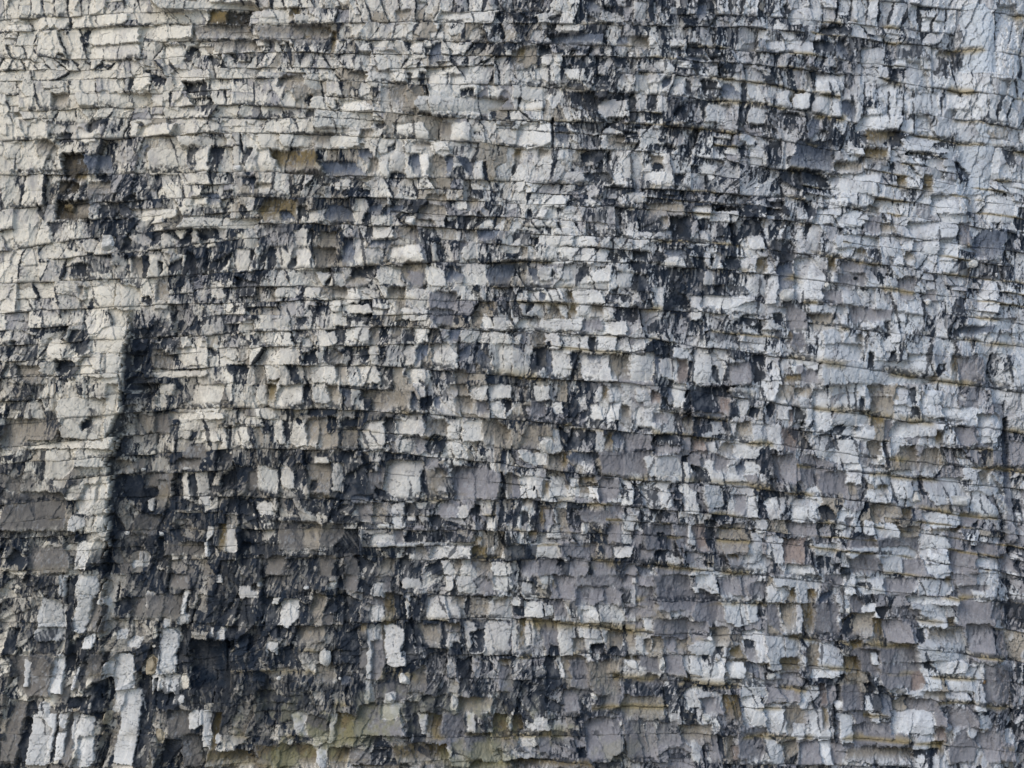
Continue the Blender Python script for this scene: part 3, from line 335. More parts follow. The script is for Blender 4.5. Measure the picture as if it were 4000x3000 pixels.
M0 0 700 130;W0 60 40 100;W630 40 710 110;D710 0 760 130;P750 0 900 130;D880 30 960 120;W1000 60 1130 170;P1100 0 1170 150;W1250 20 1460 110;M1470 0 1640 130;W1640 0 1720 130;W1740 0 1900 140;P1930 20 2050 160;W2050 0 2212 120;D0 190 220 540;W130 190 200 250;W210 200 370 440;D380 200 460 330;T460 160 600 440;D570 200 700 330;P580 320 670 420;D700 170 900 400;M900 180 1000 380;W980 250 1110 390;P1000 180 1120 260;O1110 150 1200 390;D1190 160 1250 380;W1290 150 1350 380;D1320 170 1420 380;W1480 170 1680 380;W1650 170 1760 370;T1690 170 1790 260;W1990 180 2212 380;T1870 190 2010 370;T2060 190 2160 260;D190 440 330 570;M0 540 560 900;T360 440 600 570;M580 430 790 600;D730 400 900 760;O900 410 960 500;W960 420 1100 900;P1000 560 1120 900;O1100 400 1160 680;W1120 420 1280 780;D1270 400 1430 790;T1430 420 1600 600;D1600 390 1640 620;W1640 480 1760 620;T1640 400 1760 480;W1810 390 1960 670;D1860 400 1970 660;W1970 390 2200 690;D1640 570 1780 700;W90 560 190 680;D100 600 200 760;D230 600 330 800;D660 620 720 770;M380 620 540 780;P900 620 960 790;T510 760 680 920;B740 860 830 970;M830 800 970 1000;M1420 680 1900 1050;W1240 830 1330 930;T1330 780 1470 1000;D1750 700 1870 1000;M1850 760 2090 1020;O2100 720 2212 800;P2090 780 2212 1000;W940 900 1040 1100;P1040 930 1290 1060;W1110 1010 1200 1100;D1290 1080 1430 1400;D1430 1030 1690 1180;W1680 1010 1740 1160;T1740 1050 2050 1180;M0 900 400 1180;D0 1000 300 1100;M400 1000 820 1190;D60 1170 170 1310;W320 1180 440 1400;P440 1200 600 1400;W630 1190 700 1450;O680 1180 860 1480;P860 1120 1260 1380;D920 1380 1180 1480;W1080 1100 1260 1240;D1330 1180 1480 1480;W1420 1190 1520 1370;O1480 1180 1590 1440;P1600 1180 1800 1480;W1810 1170 1890 1340;P1800 1350 2040 1580;O2040 1200 2200 1500;O0 1460 520 1659;W520 1500 600 1659;O620 1490 800 1659;O1160 1450 1660 1620;D980 1500 1160 1640;P800 1500 980 1640;O840 1640 1300 1659;W1690 1540 1830 1640;O1850 1600 2212 1659;M1380 1460 1500 1600;M190 1250 310 1450
2,3
W240 0 370 70;W70 70 210 200;O340 40 380 110;P380 0 540 210;M0 90 70 200;P550 0 960 90;P560 90 800 240;P800 90 960 250;P960 0 1240 90;W1040 20 1080 70;P1080 90 1230 270;P1250 0 1560 290;P1250 120 1780 300;P1540 170 1790 420;W1600 0 1780 160;W1570 100 1620 150;P1820 20 2000 180;W1830 180 2030 440;P2040 60 2212 180;W2040 220 2140 420;D2140 230 2212 380;W100 220 270 360;P350 220 470 360;W280 240 350 350;L580 250 960 410;W590 300 770 410;P990 270 1230 350;P1220 370 1540 550;W1140 360 1220 480;P960 400 1130 460;P1540 400 1740 590;W1690 500 1760 600;T1740 450 1900 620;M1910 450 2020 700;W2010 480 2212 760;D2020 560 2110 700;P2030 640 2120 760;W0 370 60 690;O60 370 130 600;W110 380 200 600;O190 370 270 480;P260 380 420 690;W400 400 560 690;D320 580 410 690;T530 540 630 690;W560 410 640 540;W630 430 680 690;W680 430 830 600;D680 590 830 680;T820 470 950 680;D830 620 950 690;T980 470 1060 680;W1060 480 1170 690;D960 440 990 690;T1150 550 1210 680;T1210 520 1320 680;P1330 530 1500 680;T1420 560 1530 680;W1530 570 1760 690;D1760 620 1830 710;W1830 630 1900 710;O1890 620 2000 720;M0 710 280 900;D290 700 410 1000;W410 700 480 900;T450 700 660 980;P500 730 660 960;T660 740 930 1040;T830 730 950 850;O960 700 1120 760;W960 730 1080 800;P1110 700 1280 850;P1340 690 1500 880;W1490 700 1640 860;W1640 700 1790 920;D1650 690 1740 760;W1780 720 1860 850;T1860 730 2050 830;W1870 760 2040 900;B2050 760 2140 900;P1090 860 1280 930;M940 860 1090 1040;M1280 860 1500 960;W1540 880 1870 940;D1490 920 1620 970;M100 930 430 1200;D150 930 300 1200;D300 1000 440 1200;P440 990 580 1190;M600 1050 940 1210;P780 1040 940 1150;T940 1040 1320 1240;W1500 980 1640 1150;W1600 1010 1830 1200;P1650 1060 1820 1210;O1840 1040 1930 1250;O1920 1040 2000 1280;B1990 1050 2040 1260;W2010 1060 2212 1320;W1990 900 2212 1060;D1900 910 2000 1000;W690 1020 730 1070;W1650 1200 1720 1240;O0 1210 110 1480;W60 1220 330 1480;P230 1330 340 1540;M360 1210 640 1590;D560 1480 640 1590;P640 1230 960 1610;P980 1260 1170 1600;P1170 1260 1250 1590;P1260 1270 1460 1480;T1460 1300 1740 1460;W1560 1450 1640 1620;P1740 1380 1820 1600;D1800 1390 1850 1659;T1860 1390 1930 1600;P1950 1330 2212 1600;M2100 1390 2212 1500;O0 1580 700 1659;R1920 1480 1960 1600;M1250 1500 1560 1659
3,3
W60 0 480 130;W0 100 200 240;O210 110 260 240;W260 110 360 250;O370 130 440 240;P500 0 670 110;W670 0 790 180;W780 30 1060 180;D790 70 930 140;P1040 30 1330 180;W1330 60 1640 190;P1640 0 1860 120;W1880 0 2080 160;O1580 30 1640 110;W1260 200 1710 280;P1700 110 2000 480;W1830 150 2030 250;P2000 290 2130 400;W610 180 740 330;P740 200 850 370;B460 150 600 300;W850 260 980 380;P0 250 120 490;T130 250 320 500;W260 260 320 490;O320 250 410 500;P410 250 640 560;T670 340 950 550;D640 340 770 550;O945 385 1040 600;P1040 400 1290 630;D980 290 1110 390;M1110 280 1290 390;W1290 260 1600 390;P1170 310 1380 420;W1330 380 1590 490;O1590 390 1670 490;W1320 470 1780 770;T1420 490 1700 600;D1320 480 1390 600;P1790 440 2050 780;P2040 520 2140 760;D2030 540 2050 700;W0 520 300 830;T350 600 500 840;W460 590 760 870;O740 580 840 680;P840 600 1340 780;P760 650 1000 870;O690 720 830 930;W390 820 640 900;W930 690 990 800;P1000 780 1380 1000;R1290 860 1390 1030;W1390 790 1530 1010;D1400 750 1520 860;W1510 770 1770 900;W1590 880 1840 1040;W1590 1030 1820 1140;D1780 1050 1820 1100;P1930 800 2170 1210;W1820 820 1920 1210;O120 720 300 870;P0 860 300 1110;W10 860 120 910;P110 910 300 1110;W300 970 470 1110;R470 950 530 1140;P540 960 620 1130;D620 960 680 1110;W600 1100 690 1180;P660 960 840 1180;D900 950 1010 1200;W870 1060 930 1200;B1010 980 1110 1260;W1120 1000 1250 1060;T1120 1060 1300 1260;W1260 1020 1390 1110;T1390 1030 1600 1110;P1250 1090 1600 1330;W0 1130 200 1380;T170 1140 340 1430;W230 1300 340 1430;W380 1170 550 1440;O490 1160 540 1340;B600 1180 720 1280;P750 1200 920 1310;W920 1210 1000 1320;P700 1300 1250 1500;W640 1220 770 1470;W1100 1200 1480 1400;W1290 1400 1490 1540;O1450 1470 1500 1540;R1490 1350 1590 1460;O1500 1460 1560 1600;P1570 1350 1870 1659;W1780 1340 1860 1450;P1600 1170 1880 1350;W1880 1240 1990 1360;O1880 1370 1960 1390;P1850 1390 2212 1659;W0 1400 150 1659;T150 1450 290 1600;P300 1450 480 1659;W480 1450 580 1659;W660 1560 720 1659;T700 1520 1300 1620;P570 1470 680 1659;D1260 1530 1500 1600;W2120 1370 2212 1500
0,3
W960 690 1130 1000;W1010 1000 1185 1640;W220 1250 400 1659;W310 1120 405 1240;W620 1230 790 1500;W660 1400 800 1659;W1740 1180 1820 1480;W640 170 750 480;W435 720 525 1020;W1365 470 1520 850;W1400 860 1540 1030;W460 1370 540 1590;D560 0 600 520;D1188 880 1270 1640;D545 690 600 900;X1650 570 1980 980;D440 1250 465 1640"""
feats = []
tile = None
for line in FEATS.strip().split('\n'):
    line = line.strip()
    if line[0].isdigit():
        tile = tuple(int(c) for c in line.split(',')); continue
    for tok in line.split(';'):
        kind = tok[0]; x0, y0, x1, y1 = [float(c) / 2.212 for c in tok[1:].split()]
        feats.append((kind, tile[0] * 1000 + x0, tile[1] * 750 + y0, tile[0] * 1000 + x1, tile[1] * 750 + y1))
fr = np.random.default_rng(11)
rowmin = Y.min(1); rowmax = Y.max(1)
SLAB = np.full(Y.shape, -1, np.int32)
cover = np.zeros(Y.shape, f32); calm = cover.copy()
for fi, (kind, x0, y0, x1, y1) in enumerate(feats):
    w, h = x1 - x0, y1 - y0
    rr = fr.random(10)
    pad = 24
    c0, c1 = np.searchsorted(X1, [x0 - pad, x1 + pad])
    rws = np.nonzero((rowmax > y0 - pad) & (rowmin < y1 + pad))[0]
    if len(rws) == 0 or c1 <= c0: continue
    sl = (slice(rws[0], rws[-1] + 1), slice(c0, c1))
    xx, yy = X[sl], Y[sl]
    amp = min(1.0, 0.35 + min(w, h) / 90.0)
    ylocal = yy + wy[sl] * 0.55 * amp
    sk = lean[sl] * 0.9 + (rr[0] - 0.5) * 0.22
    xl = xx + wx[sl] * 0.60 * amp + sk * (yy - (y0 + y1) / 2)
    tapr = (rr[1] - 0.5) * (0.75 if kind in 'DMB' else 0.38) * w * ((yy - y0) / max(h, 1) - 0.5)
    dxm = np.minimum(xl - x0 + tapr, x1 - xl + tapr * (1 if rr[2] > .5 else -1))
    dtop, dbot = ylocal - y0, y1 - ylocal
    # cut one or two corners so patches are not boxes
    cc = np.minimum(w, h) * ((0.2 + 0.8 * rr[3]) if kind in 'DMB' else (0.05 + 0.45 * rr[3] ** 1.5))
    corner = ((xl - x0 if rr[9] > .5 else x1 - xl) * (0.5 + rr[7]) + (dtop if rr[2] > .45 else dbot) * (1.5 - rr[7]) - cc * 1.3) * 0.7
    corner = np.minimum(corner, ((x1 - xl if rr[9] > .5 else xl - x0) + (dbot if rr[2] > .45 else dtop) - cc * 0.45) * 0.7)
    if kind in 'WLCF':
        dd = np.minimum(np.minimum(dxm, corner), np.minimum(dtop, dbot))
        m = sstep(-1.0, 1.2, dd + (fleck[sl] - 0.5) * 7); mH = m
    else:
        fea = 0.22 if kind in 'DBTO' else 0.4
        dd = np.minimum(np.minimum(dxm, corner + 2), np.minimum(dtop, dbot * fea + 1.0))
        m = sstep(-1.0, 1.6, dd + (streak[sl] - 0.5) * 15 + (fleck[sl] - 0.5) * 12)
        mH = sstep(-3.0, 4.0, np.minimum(dd, dbot + 2) + (fleck[sl] - 0.5) * 6)
        if kind in 'TPOR': m = sstep(-6.0, 7.0, dd + (streak[sl] - 0.5) * 15 + (fleck[sl] - 0.5) * 14)
    if kind == 'F': m = m * 0.8
    nx = (xl - (x0 + x1) / 2) / max(w, 1); ny = (yy - (y0 + y1) / 2) / max(h, 1)
    sz = min(w, h) * S
    gx = (0.12 + 0.42 * rr[4]) * (1 if rr[8] > 0.42 else -1); gy = 0.14 + (rr[5] - 0.4) * 0.5
    if kind in 'WCL':
        off = (0.0 + 0.075 * rr[6]) if kind == 'W' else 0.0
        hp = off + gx * nx * w * S * 0.8 + gy * ny * h * S * 0.8 - (0.65 * rr[7]) * sz * (nx * nx + ny * ny) + 0.02
    elif kind == 'F':
        hp = 0.06 - 0.5 * nx * nx
    elif kind == 'X':
        hp = -0.55 + 0.5 * (nx * nx + ny * ny)
    else:
        off = (-0.01 - 0.08 * rr[6]) if kind != 'N' else -0.22
        hp = off + gx * nx * w * S + gy * ny * h * S + (0.6 if kind in 'DBR' else 0.3) * rr[7] * sz * (nx * nx + ny * ny)
    keep = (0.30 - 0.20 * min(1, w * h / 12000)) if kind in 'WLCTOBR' else 0.12 if kind in 'PF' else 0.5
    if kind in 'TOBDRN': hp = hp - 0.11 * (0.5 - ny) * min(1, sz / 0.35)
    if kind in 'PF': calm[sl] = np.maximum(calm[sl], m * (0.7 if kind == 'P' else 1.25))
    H[sl] = lerp(H[sl], hp + keep * base_rel[sl], mH * (0.9 if kind != 'M' else 0.35))
    mm = m[..., None]
    if kind in 'WLFC':
        tgt = stain[sl] * 0.10 + (0.0 if kind == 'F' else 0.9) * wedgem[sl] * (wedge[sl] > jedge[sl] + 2.5) * 0.8
        stain[sl] = lerp(stain[sl], tgt, m)
        base = CHALK_L * (1 - lr[sl][..., None]) + CHALK_R * lr[sl][..., None]
        if kind == 'C': base = PAL['C'] + 0 * base
        if kind == 'F': base = PAL['F'] + 0 * base
        base = lerp(base, C(.69, .68, .655) + 0 * base, lowz[sl][..., None]) if kind in 'WL' else base
        tone = (0.88 + 0.18 * rr[8]) * (1 + 0.10 * (blot[sl] - 0.5))
        grey_fade = sstep(0.50, 0.85, P[sl] * 0.35 + streak[sl] * 0.35 + soft[sl] * 0.55 - 0.16 * ny) * ((0.5 if kind == 'W' else 0.65) * (1 - 0.5 * lowz[sl]))  # slab fades to grey, more towards its top
        cc_ = lerp(base * tone[..., None], PAL_P[sl] * 1.1, grey_fade[..., None])
        col[sl] = lerp(col[sl], cc_, mm)
        if w * h > 1700:
            reg = SLAB[sl]; reg[m > 0.5] = fi
    elif kind in 'DX':
        stain[sl] = lerp(stain[sl], (0.97 if kind == 'D' else 1.0) - 0.14 * sstep(0.45, 0.7, blot[sl]) - (0.75 if kind == 'D' else 0.2) * ((ids[sl] > 0.90) & (fleck[sl] > 0.45)), m)
        reg = SLAB[sl]; reg[m > 0.5] = -1
    elif kind == 'M':
        t2 = (0.50 + 0.48 * sstep(0, 0.6, rnd(ids[sl], 4))) * sstep(0.45, 0.54, 0.50 + 0.5 * (rnd(ida[sl], 7) - 0.5) + 0.9 * (streak[sl] - 0.5) + 0.5 * (fleck[sl] - 0.5))
        stain[sl] = lerp(stain[sl], t2, m * 0.9)
        col[sl] = lerp(col[sl], col[sl] * 0.75 + PAL_P[sl] * 0.25, mm)
        reg = SLAB[sl]; reg[m > 0.7] = -1
    else:
        stain[sl] = lerp(stain[sl], 0.75 * sstep(0.54, 0.76, streak[sl] * .6 + fleck[sl] * .2 + blot[sl] * .2 + 0.10 * (0.3 - ny) * 1.5), m * 0.85)
        scr = sstep(0.56, 0.64, fleck[sl] * 0.6 + soft[sl] * 0.4) * 0.28
        tone = (0.80 + 0.36 * rr[8]) * (0.55 + 0.55 * blot[sl] + 0.4 * streak[sl])
        cc_ = (PAL_P[sl] if kind == 'P' else PAL[kind]) * tone[..., None]
        if kind in 'TOB':        # these run down and thin out over the pale rock below
            thin = sstep(-0.1, 0.6, ny + (streak[sl] - 0.5) * 1.2) * 0.55
            cc_ = lerp(cc_, col[sl] * 0.92, thin[..., None])
        cc_ = lerp(cc_, CHALK_R * 0.85, scr[..., None])
        col[sl] = lerp(col[sl], cc_, mm * 0.92)
        reg = SLAB[sl]; reg[m > 0.5] = -1
    cover[sl] = np.maximum(cover[sl], m)

# the bright broken edge of the left buttress and the black rock it drops to
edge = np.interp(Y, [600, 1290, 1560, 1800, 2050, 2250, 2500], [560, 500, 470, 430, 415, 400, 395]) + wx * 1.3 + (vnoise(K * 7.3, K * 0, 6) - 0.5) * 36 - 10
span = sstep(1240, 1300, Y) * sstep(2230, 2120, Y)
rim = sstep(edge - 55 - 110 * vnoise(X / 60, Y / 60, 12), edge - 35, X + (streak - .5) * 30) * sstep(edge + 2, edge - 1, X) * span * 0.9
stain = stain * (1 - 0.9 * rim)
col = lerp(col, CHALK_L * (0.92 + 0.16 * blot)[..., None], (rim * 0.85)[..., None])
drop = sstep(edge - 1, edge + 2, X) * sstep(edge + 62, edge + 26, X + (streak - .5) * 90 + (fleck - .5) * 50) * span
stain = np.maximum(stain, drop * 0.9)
# ------------------------------------------------------------------ cracks, dirty joints, rubbly partings, large forms
cw = (0.6 + 0.5 * P)
crA = sstep(0.055, 0.0, F2a - F1a) * sstep(0.35, 0.55, vnoise(X / 70, Y / 50, 19))
F1c, F2c, idc, oxc, oyc = voronoi((X + 0.8 * wx) / 26, (Y + 0.8 * wy) / 22, 13)
crB = sstep(0.075, 0.0, F2c - F1c) * sstep(0.50, 0.66, vnoise(X / 55, Y / 45, 29))
F1d, F2d, idd, oxd, oyd = voronoi((X + 0.75 * Y + wx) / 110, (Y - 0.55 * X + wy) / 60, 9)
crD = sstep(0.030, 0.0, F2d - F1d) * sstep(0.42, 0.58, vnoise(X / 80, Y / 60, 11))
jline = sstep(3.0, 0.8, jedge + (fleck - 0.5) * 3) * sstep(0.28, 0.5, vnoise(X / 60, Y / 40, 25)) * (1 - 0.75 * cover)
bline = np.maximum(sstep(3.2, 1.0, (1 - T) * 70), sstep(2.2, 0.4, T * 70)) * sstep(0.25, 0.55, fbm(X / 90, K * 2.7, 32, 2)) * (1 - 0.8 * low)
cline = sstep(3.0, 0.5, cedge) * (1 - 0.8 * cover)
crack = np.clip((0.85 * crD + 0.65 * crA + 0.7 * crB * (0.3 + 0.7 * P) + 0.9 * jline + 0.8 * bline + 0.6 * cline) * np.clip(1 - calm, 0, 1), 0, 1)
H -= 0.030 * crack
stain = np.maximum(stain, 0.72 * crack)
H += (fbm(X / 12, Y / 12, 15, 3) - 0.5) * 0.020
rub = sstep(0.80, 0.90, T + (fleck - .5) * 0.12) * sstep(0.50, 0.60, fbm(X / 170, K * 6.1, 4, 2)) * (1 - low)
H += rub * ((rnd(idt, 2) - 0.6) * 0.075)
stain = lerp(stain, np.where(rnd(idt, 3) > 0.62 - 0.25 * P, 0.9, 0.08), rub * 0.85)
stain = np.maximum(stain, rub * 0.85 * sstep(0.16, 0.05, F2t - F1t))
# ochre and green seeps along the bedding, mostly to the right and low down
seep = np.maximum(sstep(0.80, 1.0, T), sstep(0.16, 0.0, T)) * sstep(0.52, 0.66, fbm(X / 130, Y / 60, 27, 3)) * (0.25 + 0.75 * sstep(1200, 2600, X + 0.5 * Y - 600))
olive = sstep(0.45, 0.62, fbm(X / 160, Y / 110, 22, 4) * 0.6 + blot * 0.4) * sstep(2620, 2880, Y + (blot - .5) * 260) * sstep(700, 1000, X) * sstep(2900, 1900, X)
col = lerp(col, C(.30, .235, .11), (0.8 * seep)[..., None])
col = lerp(col, C(.245, .235, .125), (0.62 * olive)[..., None])
stain = stain * (1 - 0.35 * olive)
# final albedo
dk = PAL['D'] * (0.75 + 0.9 * blot)[..., None] + C(.012, .009, .004) * sstep(0.5, 0.7, fbm(X / 80, Y / 80, 35, 2))[..., None]
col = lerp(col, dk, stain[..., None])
col = np.clip(col * (0.93 + 0.14 * fbm(X / 5, Y / 5, 7, 2))[..., None], 0.006, 0.8)

# large forms: gently bowed face, buttress edge on the left, gully and pillar on the right
M = -0.9 * ((X - 1900) / 2000) ** 2
M += 0.5 * sstep(edge + 2, edge - 3, X) * sstep(1120, 1420, Y) * (1 - 0.4 * sstep(2250, 2500, Y))
M -= 0.35 * np.exp(-((X - 620) / 150) ** 2) * sstep(1200, 1500, Y) * sstep(2400, 2100, Y)
gx_ = np.interp(Y, [-300, 0, 400, 800, 1300, 1700, 2200, 3000], [3760, 3760, 3770, 3840, 3850, 3990, 3970, 4010]) + wx
M -= 0.30 * np.exp(-((X - gx_) / 46) ** 2) * (0.6 + 0.4 * vnoise(X / 80, Y / 160, 10))
M += 0.45 * np.exp(-((X - gx_ - 130) / 100) ** 2) * sstep(720, 300, Y)
M += 0.5 * (fbm(X / 420, Y / 520, 17, 3) - 0.5)
H = (H + M).astype(f32)

# ------------------------------------------------------------------ materials
def rock_material(name, attr=True, base=(.6, .6, .6)):
    m = bpy.data.materials.new(name); m.use_nodes = True
    nt = m.node_tree; N = nt.nodes; L = nt.links
    bs = N["Principled BSDF"]
    bs.inputs["Roughness"].default_value = 0.92
    bs.inputs["Specular IOR Level"].default_value = 0.2
    tc = N.new("ShaderNodeTexCoord")
    n1 = N.new("ShaderNodeTexNoise"); n1.inputs["Scale"].default_value = 22; n1.inputs["Detail"].default_value = 6; n1.inputs["Roughness"].default_value = 0.7
    L.new(tc.outputs["Object"], n1.inputs["Vector"])
    mr = N.new("ShaderNodeMapRange"); mr.inputs["To Min"].default_value = 0.80; mr.inputs["To Max"].default_value = 1.20
    L.new(n1.outputs["Fac"], mr.inputs["Value"])
    mx = N.new("ShaderNodeMix"); mx.data_type = 'RGBA'; mx.blend_type = 'MULTIPLY'; mx.inputs["Factor"].default_value = 1.0
    if attr:
        at = N.new("ShaderNodeAttribute"); at.attribute_name = "rock_tint"
        L.new(at.outputs["Color"], mx.inputs["A"])
    else:
        n2 = N.new("ShaderNodeTexNoise"); n2.inputs["Scale"].default_value = 5; n2.inputs["Detail"].default_value = 5
        L.new(tc.outputs["Object"], n2.inputs["Vector"])
        cr = N.new("ShaderNodeValToRGB")
        cr.color_ramp.elements[0].position = 0.35; cr.color_ramp.elements[1].position = 0.62
        cr.color_ramp.elements[0].color = (*[c * 0.55 for c in base], 1); cr.color_ramp.elements[1].color = (*base, 1)
        L.new(n2.outputs["Fac"], cr.inputs["Fac"]); L.new(cr.outputs["Color"], mx.inputs["A"])
    L.new(mr.outputs["Result"], mx.inputs["B"])
    L.new(mx.outputs["Result"], bs.inputs["Base Color"])
    bp = N.new("ShaderNodeBump"); bp.inputs["Strength"].default_value = 0.5; bp.inputs["Distance"].default_value = 0.02
    L.new(n1.outputs["Fac"], bp.inputs["Height"]); L.new(bp.outputs["Normal"], bs.inputs["Normal"])
    return m
MAT_ROCK = rock_material("stained_chalk")

# ------------------------------------------------------------------ the cliff: one thing, its beds of chalk are parts, the big clean slabs of a bed are sub-parts
cliff = bpy.data.objects.new("chalk_cliff", None)
COL.objects.link(cliff)
cliff.location = (0, 0, 0)
cliff["label"] = "bedded white chalk cliff face streaked with black, grey and ochre stains"
cliff["category"] = "cliff"
cliff["kind"] = "structure"

def make_mesh(name, vco, vcol, quads, parent):
    used, inv = np.unique(quads.ravel(), return_inverse=True)
    vco = vco[used]; vcol = vcol[used]; quads = inv.reshape(-1, 4).astype(np.int32)
    me = bpy.data.meshes.new(name)
    nq = len(quads)
    me.vertices.add(len(vco)); me.vertices.foreach_set("co", vco.astype(f32).ravel())
    me.loops.add(nq * 4); me.loops.foreach_set("vertex_index", quads.ravel())
    me.polygons.add(nq)
    me.polygons.foreach_set("loop_start", np.arange(0, nq * 4, 4, dtype=np.int32))
    me.polygons.foreach_set("loop_total", np.full(nq, 4, np.int32))
    me.update(calc_edges=True)
    ca = me.color_attributes.new("rock_tint", 'FLOAT_COLOR', 'POINT')
    ca.data.foreach_set("color", np.concatenate([vcol, np.ones((len(vcol), 1), f32)], 1).astype(f32).ravel())
    me.materials.append(MAT_ROCK)
    o = bpy.data.objects.new(name, me)
    COL.objects.link(o)
    o.parent = parent
    return o

# the largest clean slabs become pieces of their own
ids, cnt = np.unique(SLAB[SLAB >= 0], return_counts=True)
chosen = ids[np.argsort(-cnt)][:100].tolist()
home = {i: int(np.argmax([np.count_nonzero(SLAB[a:b] == i) for a, b in rows_of])) for i in chosen}
n_slab = 0
for k in range(NB):
    a, b = rows_of[k]
    n = b - a
    xw = (X[a:b] - 2000) * S; zw = (1500 - Y[a:b]) * S + ZC; yw = -H[a:b]
    V = np.stack([xw, yw, zw], -1)
    Cc = col[a:b]
    back = 0.9
    tf = V[:1].copy(); tf[..., 1] += back; bf = V[-1:].copy(); bf[..., 1] += back
    V = np.concatenate([tf, V, bf], 0); Cc = np.concatenate([Cc[:1] * .5, Cc, Cc[-1:]], 0)
    nn = n + 2
    idx = np.arange(nn * NC, dtype=np.int64).reshape(nn, NC)
    q4 = np.stack([idx[1:, :-1], idx[1:, 1:], idx[:-1, 1:], idx[:-1, :-1]], -1)
    lab = np.full((nn - 1, NC - 1), -1, np.int32)
    lab[1:-1] = SLAB[a:b][:-1, :-1]
    Vf = V.reshape(-1, 3); Cf = Cc.reshape(-1, 3)
    present, pc = np.unique(lab, return_counts=True)
    mine = [i for i, c in zip(present, pc) if home.get(int(i)) == k and c > 350]
    sel = np.isin(lab, mine)
    bed = make_mesh("chalk_bed", Vf, Cf, q4[~sel], cliff)
    for i in mine:
        make_mesh("slab", Vf, Cf, q4[lab == i], bed); n_slab += 1
print("slabs", n_slab)

# ------------------------------------------------------------------ loose stones and flints lodged on the face: things of their own
import bmesh
from mathutils import noise as mnoise
STONE = {'white': rock_material("clean_chalk", False, (.72, .70, .655)), 'pale': rock_material("pale_chalk", False, (.60, .60, .58)),
         'cream': rock_material("cream_chalk", False, (.46, .39, .28)), 'grey': rock_material("grey_chalk", False, (.30, .30, .30)),
         'brown': rock_material("brown_flint", False, (.24, .16, .09)), 'black': rock_material("black_flint", False, (.014, .018, .024))}
STONES = [
 (1270,2568,48,80,'white','chalk_stone',"smooth white oval stone alone in the dark grey-brown rock, the whitest loose stone low down"),
 (412,945,56,62,'white','chalk_stone',"pale squarish block jutting out amid black stain in the upper left quarter"),
 (925,655,40,30,'white','chalk_stone',"small round-topped white stone on a bed edge left of the ochre patch near the top"),
 (2133,1742,58,66,'white','chalk_stone',"ragged white chunk standing out from tan rock at the middle of the face"),
 (3078,1152,60,48,'pale','chalk_stone',"pale wedge-shaped block beside a slate grey hollow on the right"),
 (3825,1022,50,34,'white','chalk_stone',"rounded white block sitting in dark rubble near the right-hand gully"),
 (3870,2680,26,20,'brown','flint_nodule',"small rusty brown nodule beside the smooth grey slab at lower right"),
 (2087,1908,11,22,'black','flint_nodule',"upright black flint speck on a white slab near the middle"),
 (2140,1869,24,9,'black','flint_nodule',"flat black flint above the thin orange run near the middle"),
 (3353,1084,18,15,'black','flint_nodule',"black flint nodule on a smooth grey patch in the right half"),
 (3541,2709,54,24,'grey','chalk_stone',"grey oblong stone lying level on a ledge at lower right"),
 (3450,1796,30,32,'white','chalk_stone',"small white five-sided block against a pale slab on the right"),
 (3767,1960,90,40,'pale','chalk_stone',"long pale lens-shaped slab resting above the grey patch at far right"),
 (1300,2281,34,30,'white','chalk_stone',"bright rounded white stone in the dark band, right of a darker pair of chips"),
 (1196,2297,26,18,'pale','chalk_stone',"low pale chip on the black parting left of the bright rounded stone"),
 (1496,2054,50,16,'white','chalk_stone',"thin white flake lying flat between tan columns and a black slot"),
 (3599,1948,40,44,'white','chalk_stone',"white angular block at the end of a long dipping bed on the right"),
 (2762,2808,34,32,'pale','chalk_stone',"pale stone over a black hole on the low right-hand parting"),
 (2318,2716,26,24,'white','chalk_stone',"little white clump above black flecks in the grey lower middle"),
 (2588,2594,24,50,'pale','chalk_stone',"upright stack-like pale chip between smooth grey patches in the lower middle"),
 (716,1832,28,14,'white','chalk_stone',"white sliver of stone under a brown-grey overhang in the left recess"),
 (610,2092,28,20,'white','chalk_stone',"white chip on the right side of the grey ledge low in the left recess"),
 (481,2088,26,18,'white','chalk_stone',"white chip on the left side of the grey ledge low in the left recess"),
 (540,1837,24,15,'white','chalk_stone',"tiny white stone tucked at the foot of grey columns in the left recess"),
 (622,2878,32,54,'cream','chalk_stone',"cream diamond-shaped stone in the blackest rock at lower left"),
 (581,2603,42,72,'cream','chalk_stone',"cream upright stone left of a tall white slab at lower left"),
 (287,2779,26,14,'cream','chalk_stone',"small cream stone on top of a white pillar at lower left"),
 (1773,2738,25,60,'white','chalk_stone',"slim upright white stone under the black mottled rock at bottom middle"),
 (1526,2725,36,40,'pale','chalk_stone',"pale chip on the smooth grey rock at bottom middle, left of the slim white stone"),
 (1578,2648,38,44,'white','chalk_stone',"white squarish stone above smooth grey rock, right of the ochre seep"),
 (1086,2652,22,18,'white','chalk_stone',"small white pebble in dark streaked rock left of the big oval stone"),
 (1328,2650,12,14,'white','chalk_stone',"tiny white pebble just under the big oval stone, to its right"),
 (2181,230,34,40,'white','chalk_stone',"white lens-shaped stone propped on a ledge at top middle"),
 (2203,570,17,22,'white','chalk_stone',"tiny white stone right of the big square cream block in the upper middle"),
 (3323,2390,22,28,'white','chalk_stone',"small white three-cornered stone on the grey bed at lower right"),
 (3020,2648,42,22,'pale','chalk_stone',"pale flat stone under an ochre run at lower right"),
 (398,1089,26,18,'white','chalk_stone',"white rounded chip on the parting below leaning grey blocks on the left"),
 (2278,2065,20,48,'white','chalk_stone',"narrow white stone beside a black slot right of the ochre seep in the middle"),
 (1601,863,36,34,'white','chalk_stone',"cube-like white stone among tan beds in the upper middle"),
 (3235,1112,22,22,'white','chalk_stone',"small jagged white stone above a smooth purple-grey hollow on the right"),
 (3642,1177,26,22,'white','chalk_stone',"white brick-like stone set in grey rock on the right"),
]
sr = np.random.default_rng(3)
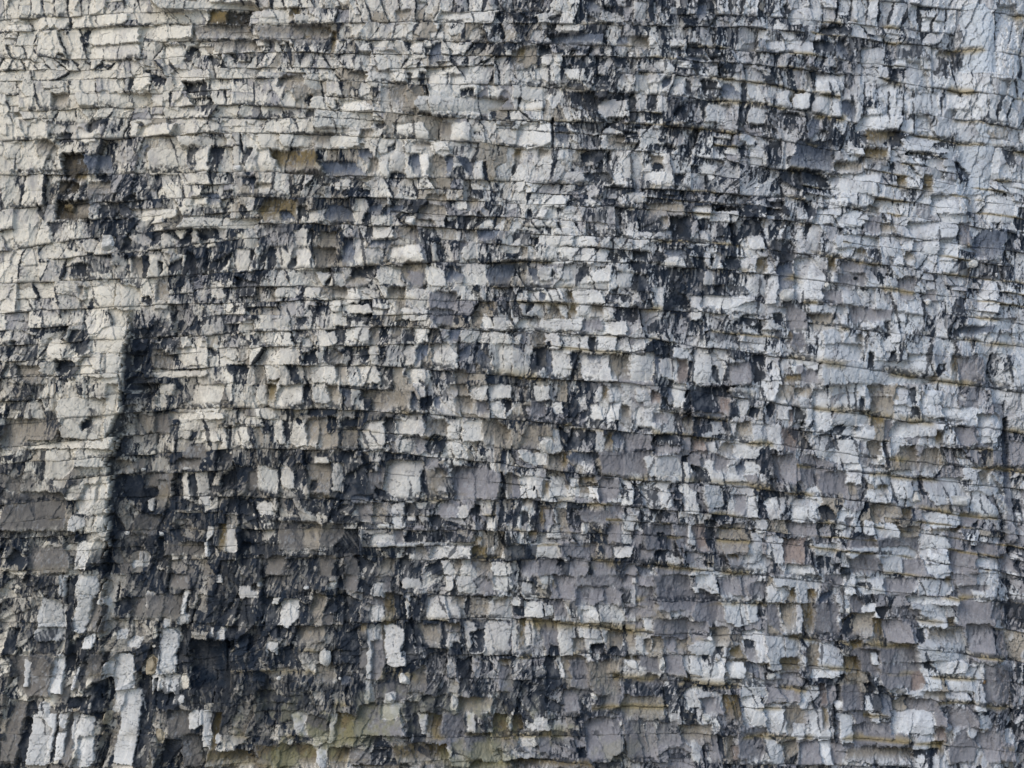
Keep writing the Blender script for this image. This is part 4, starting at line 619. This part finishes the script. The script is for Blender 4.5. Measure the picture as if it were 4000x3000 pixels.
for (px, py, w, h, tone, name, label) in STONES:
    ci = int(np.argmin(np.abs(X1 - px)))
    ri = int(np.argmin(np.abs(Y[:, ci] - py)))
    hh = float(np.median(H[max(ri - 3, 0):ri + 4, max(ci - 3, 0):ci + 4]))
    bm = bmesh.new()
    bmesh.ops.create_icosphere(bm, subdivisions=4, radius=1.0)
    planes = []
    for _ in range(13):
        n = Vector(sr.normal(size=3)).normalized()
        planes.append((n, 0.62 + 0.30 * sr.random()))
    off = Vector(sr.random(3) * 50)
    roundish = 'oval' in label or 'round' in label
    for vtx in bm.verts:
        c = vtx.co.copy()
        if not roundish:
            c = Vector([math.copysign(abs(q_) ** 0.72, q_) for q_ in c])
        for n, d in planes:
            e = c.dot(n) - (d + (0.12 if roundish else 0.0))
            if e > 0: c -= n * e
        c += vtx.co * (mnoise.fractal(vtx.co * 2.6 + off, 0.6, 2.1, 4) * 0.09)
        vtx.co = c
    ext = [max(abs(v_.co[i]) for v_ in bm.verts) for i in range(3)]
    dep = 0.36 * min(w, h) * S + 0.02
    tilt = (sr.random() - 0.5) * 0.35
    for vtx in bm.verts:
        x_, y_, z_ = vtx.co.x / ext[0] * w * S / 2, vtx.co.y / ext[1] * dep, vtx.co.z / ext[2] * h * S / 2
        vtx.co = (x_ * math.cos(tilt) + z_ * math.sin(tilt), y_, -x_ * math.sin(tilt) + z_ * math.cos(tilt))
    me = bpy.data.meshes.new(name); bm.to_mesh(me); bm.free()
    me.materials.append(STONE[tone])
    o = bpy.data.objects.new(name, me); COL.objects.link(o)
    o.location = ((px - 2000) * S, -hh - dep * 0.1, (1500 - py) * S + ZC)
    o["label"] = label; o["category"] = "flint" if name == 'flint_nodule' else "stone"

# ------------------------------------------------------------------ the beach below (out of the frame; it throws light back up the face)
bm_ = bpy.data.meshes.new("beach")
bm_.from_pydata([(-400, -600, 0), (400, -600, 0), (400, 6, 0), (-400, 6, 0)], [], [(0, 1, 2, 3)])
bm_.materials.append(rock_material("shingle", False, (.34, .33, .30)))
beach = bpy.data.objects.new("beach", bm_); COL.objects.link(beach)
beach["kind"] = "structure"; beach["label"] = "pale shingle beach at the foot of the chalk cliff"; beach["category"] = "beach"
